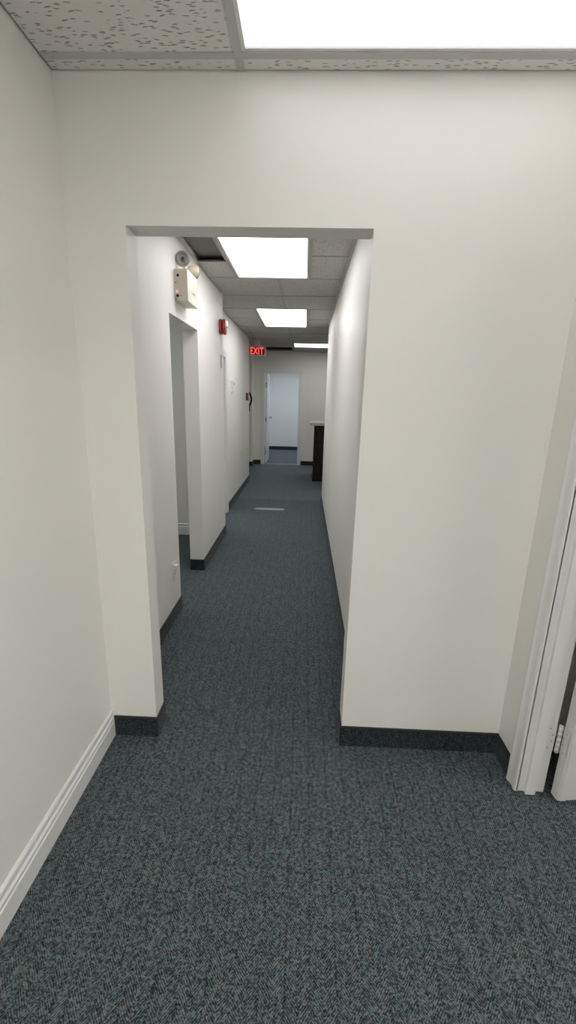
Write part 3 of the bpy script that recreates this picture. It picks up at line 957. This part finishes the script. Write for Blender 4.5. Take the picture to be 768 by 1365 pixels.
# ------------------------------------------------------------------ exit sign
xs_ = thing('exit_sign', (-0.853, 7.95, 2.17), 'lit red EXIT sign hanging below the ceiling at the corridor end', 'exit sign')
sx0, sx1, sz0, sz1, sy = -1.002, -0.704, 2.168, 2.337, 7.93
hs = box('housing', sx0 + 0.012, sx1 - 0.012, sy, sy + 0.045, sz0 + 0.012, sz1 - 0.012, M_EXITB, xs_, bevel=0.002)
bm = bmesh.new()
fwid = 0.021
for q in ((sx0, sx1, sz0, sz0 + fwid), (sx0, sx1, sz1 - fwid, sz1), (sx0, sx0 + fwid, sz0 + fwid, sz1 - fwid), (sx1 - fwid, sx1, sz0 + fwid, sz1 - fwid)):
    add_box(bm, q[0], q[1], sy - 0.010, sy + 0.05, q[2], q[3])
finish(bm, 'frame', M_EXITB, xs_)
fc = box('face', sx0 + fwid, sx1 - fwid, sy - 0.003, sy, sz0 + fwid, sz1 - fwid, M_EXITF, xs_)
box('canopy', -0.90, -0.80, sy - 0.01, sy + 0.06, sz1, H + 0.0, M_EXITB, xs_, bevel=0.003)
cu = bpy.data.curves.new('EXIT', 'FONT')
cu.body = 'EXIT'
cu.align_x = 'CENTER'
cu.align_y = 'CENTER'
cu.size = 0.135
cu.extrude = 0.0015
cu.offset = 0.0022
cu.space_character = 1.12
tmp = bpy.data.objects.new('tmp_text', cu)
COL.objects.link(tmp)
bpy.context.view_layer.update()
me = bpy.data.meshes.new_from_object(tmp.evaluated_get(bpy.context.evaluated_depsgraph_get()))
bpy.data.objects.remove(tmp, do_unlink=True)
wx = [v.co.x for v in me.vertices]
wy = [v.co.y for v in me.vertices]
cxm, cym = (min(wx) + max(wx)) / 2, (min(wy) + max(wy)) / 2
kx, kz_ = 0.225 / (max(wx) - min(wx)), 0.112 / (max(wy) - min(wy))
for v in me.vertices:
    v.co = Vector(((v.co.x - cxm) * kx, -v.co.z, (v.co.y - cym) * kz_))
me.materials.clear()
me.materials.append(M_EXITL)
lt = link('letters', me, Vector(((sx0 + sx1) / 2, sy - 0.0046, (sz0 + sz1) / 2)), fc)

# ------------------------------------------------------------------ reception desk
dk = thing('reception_desk', (0.9, 8.25, 0), 'dark wood reception desk with pale counter past the right corridor wall', 'desk')
kx0, kx1, ky0, ky1, kt = 0.185, 2.0, 7.915, 8.60, 1.015
box('body', kx0 + 0.03, kx1, ky0 + 0.02, ky1, 0.0, kt, M_WOOD, dk)
box('countertop', kx0 - 0.075, kx1 + 0.04, ky0 - 0.06, ky1 + 0.05, kt, kt + 0.042, M_STONE, dk, bevel=0.005)
pl = box('plinth', kx0 - 0.008, kx1 + 0.01, ky0 - 0.012, ky1 + 0.01, 0.0, 0.075, M_WOOD, dk, bevel=0.005)
box('plinth_moulding', kx0, kx1, ky0 - 0.004, ky1, 0.075, 0.100, M_WOOD, dk, bevel=0.008)
bm = bmesh.new()
add_box(bm, kx0, kx0 + 0.055, ky0, ky0 + 0.05, 0.10, kt - 0.001)
finish(bm, 'pilaster', M_WOOD, dk, bevel=0.012, segs=3)
tube('corbel', [(kx0 + 0.028, ky0 - 0.002, 0.84), (kx0 + 0.028, ky0 - 0.010, 0.90), (kx0 + 0.028, ky0 - 0.022, 0.98), (kx0 + 0.028, ky0 - 0.024, kt - 0.001)],
     [0.012, 0.020, 0.022, 0.022], M_WOOD, dk, n=14)
box('rail', kx0 + 0.055, kx1, ky0 + 0.004, ky0 + 0.02, 0.615, 0.655, M_WOOD, dk, bevel=0.004)
box('rail', kx0 + 0.055, kx1, ky0 + 0.004, ky0 + 0.02, kt - 0.06, kt - 0.001, M_WOOD, dk, bevel=0.004)
for (a, b_) in ((0.14, 0.58), (0.69, kt - 0.09)):
    for q in range(3):
        x = kx0 + 0.09 + q * 0.57
        box('field_panel', x, x + 0.50, ky0 + 0.010, ky0 + 0.02, a, b_, M_WOOD, dk, bevel=0.006)

# ------------------------------------------------------------------ pale strip on the carpet
tp = []
hw, rr = 0.18, 0.055
for k in range(9):
    a = math.pi / 2 + math.pi * k / 8
    tp.append((-0.41 - hw + rr + rr * math.cos(a) * 2.0, 5.745 + rr * math.sin(a)))
for k in range(9):
    a = -math.pi / 2 + math.pi * k / 8
    tp.append((-0.41 + hw - rr + rr * math.cos(a), 5.745 + rr * math.sin(a)))
tag(prism('pale_strip', tp, 'z', 0.0, 0.004, M_STRIP), 'pale grey strip lying across the corridor carpet', 'floor strip')
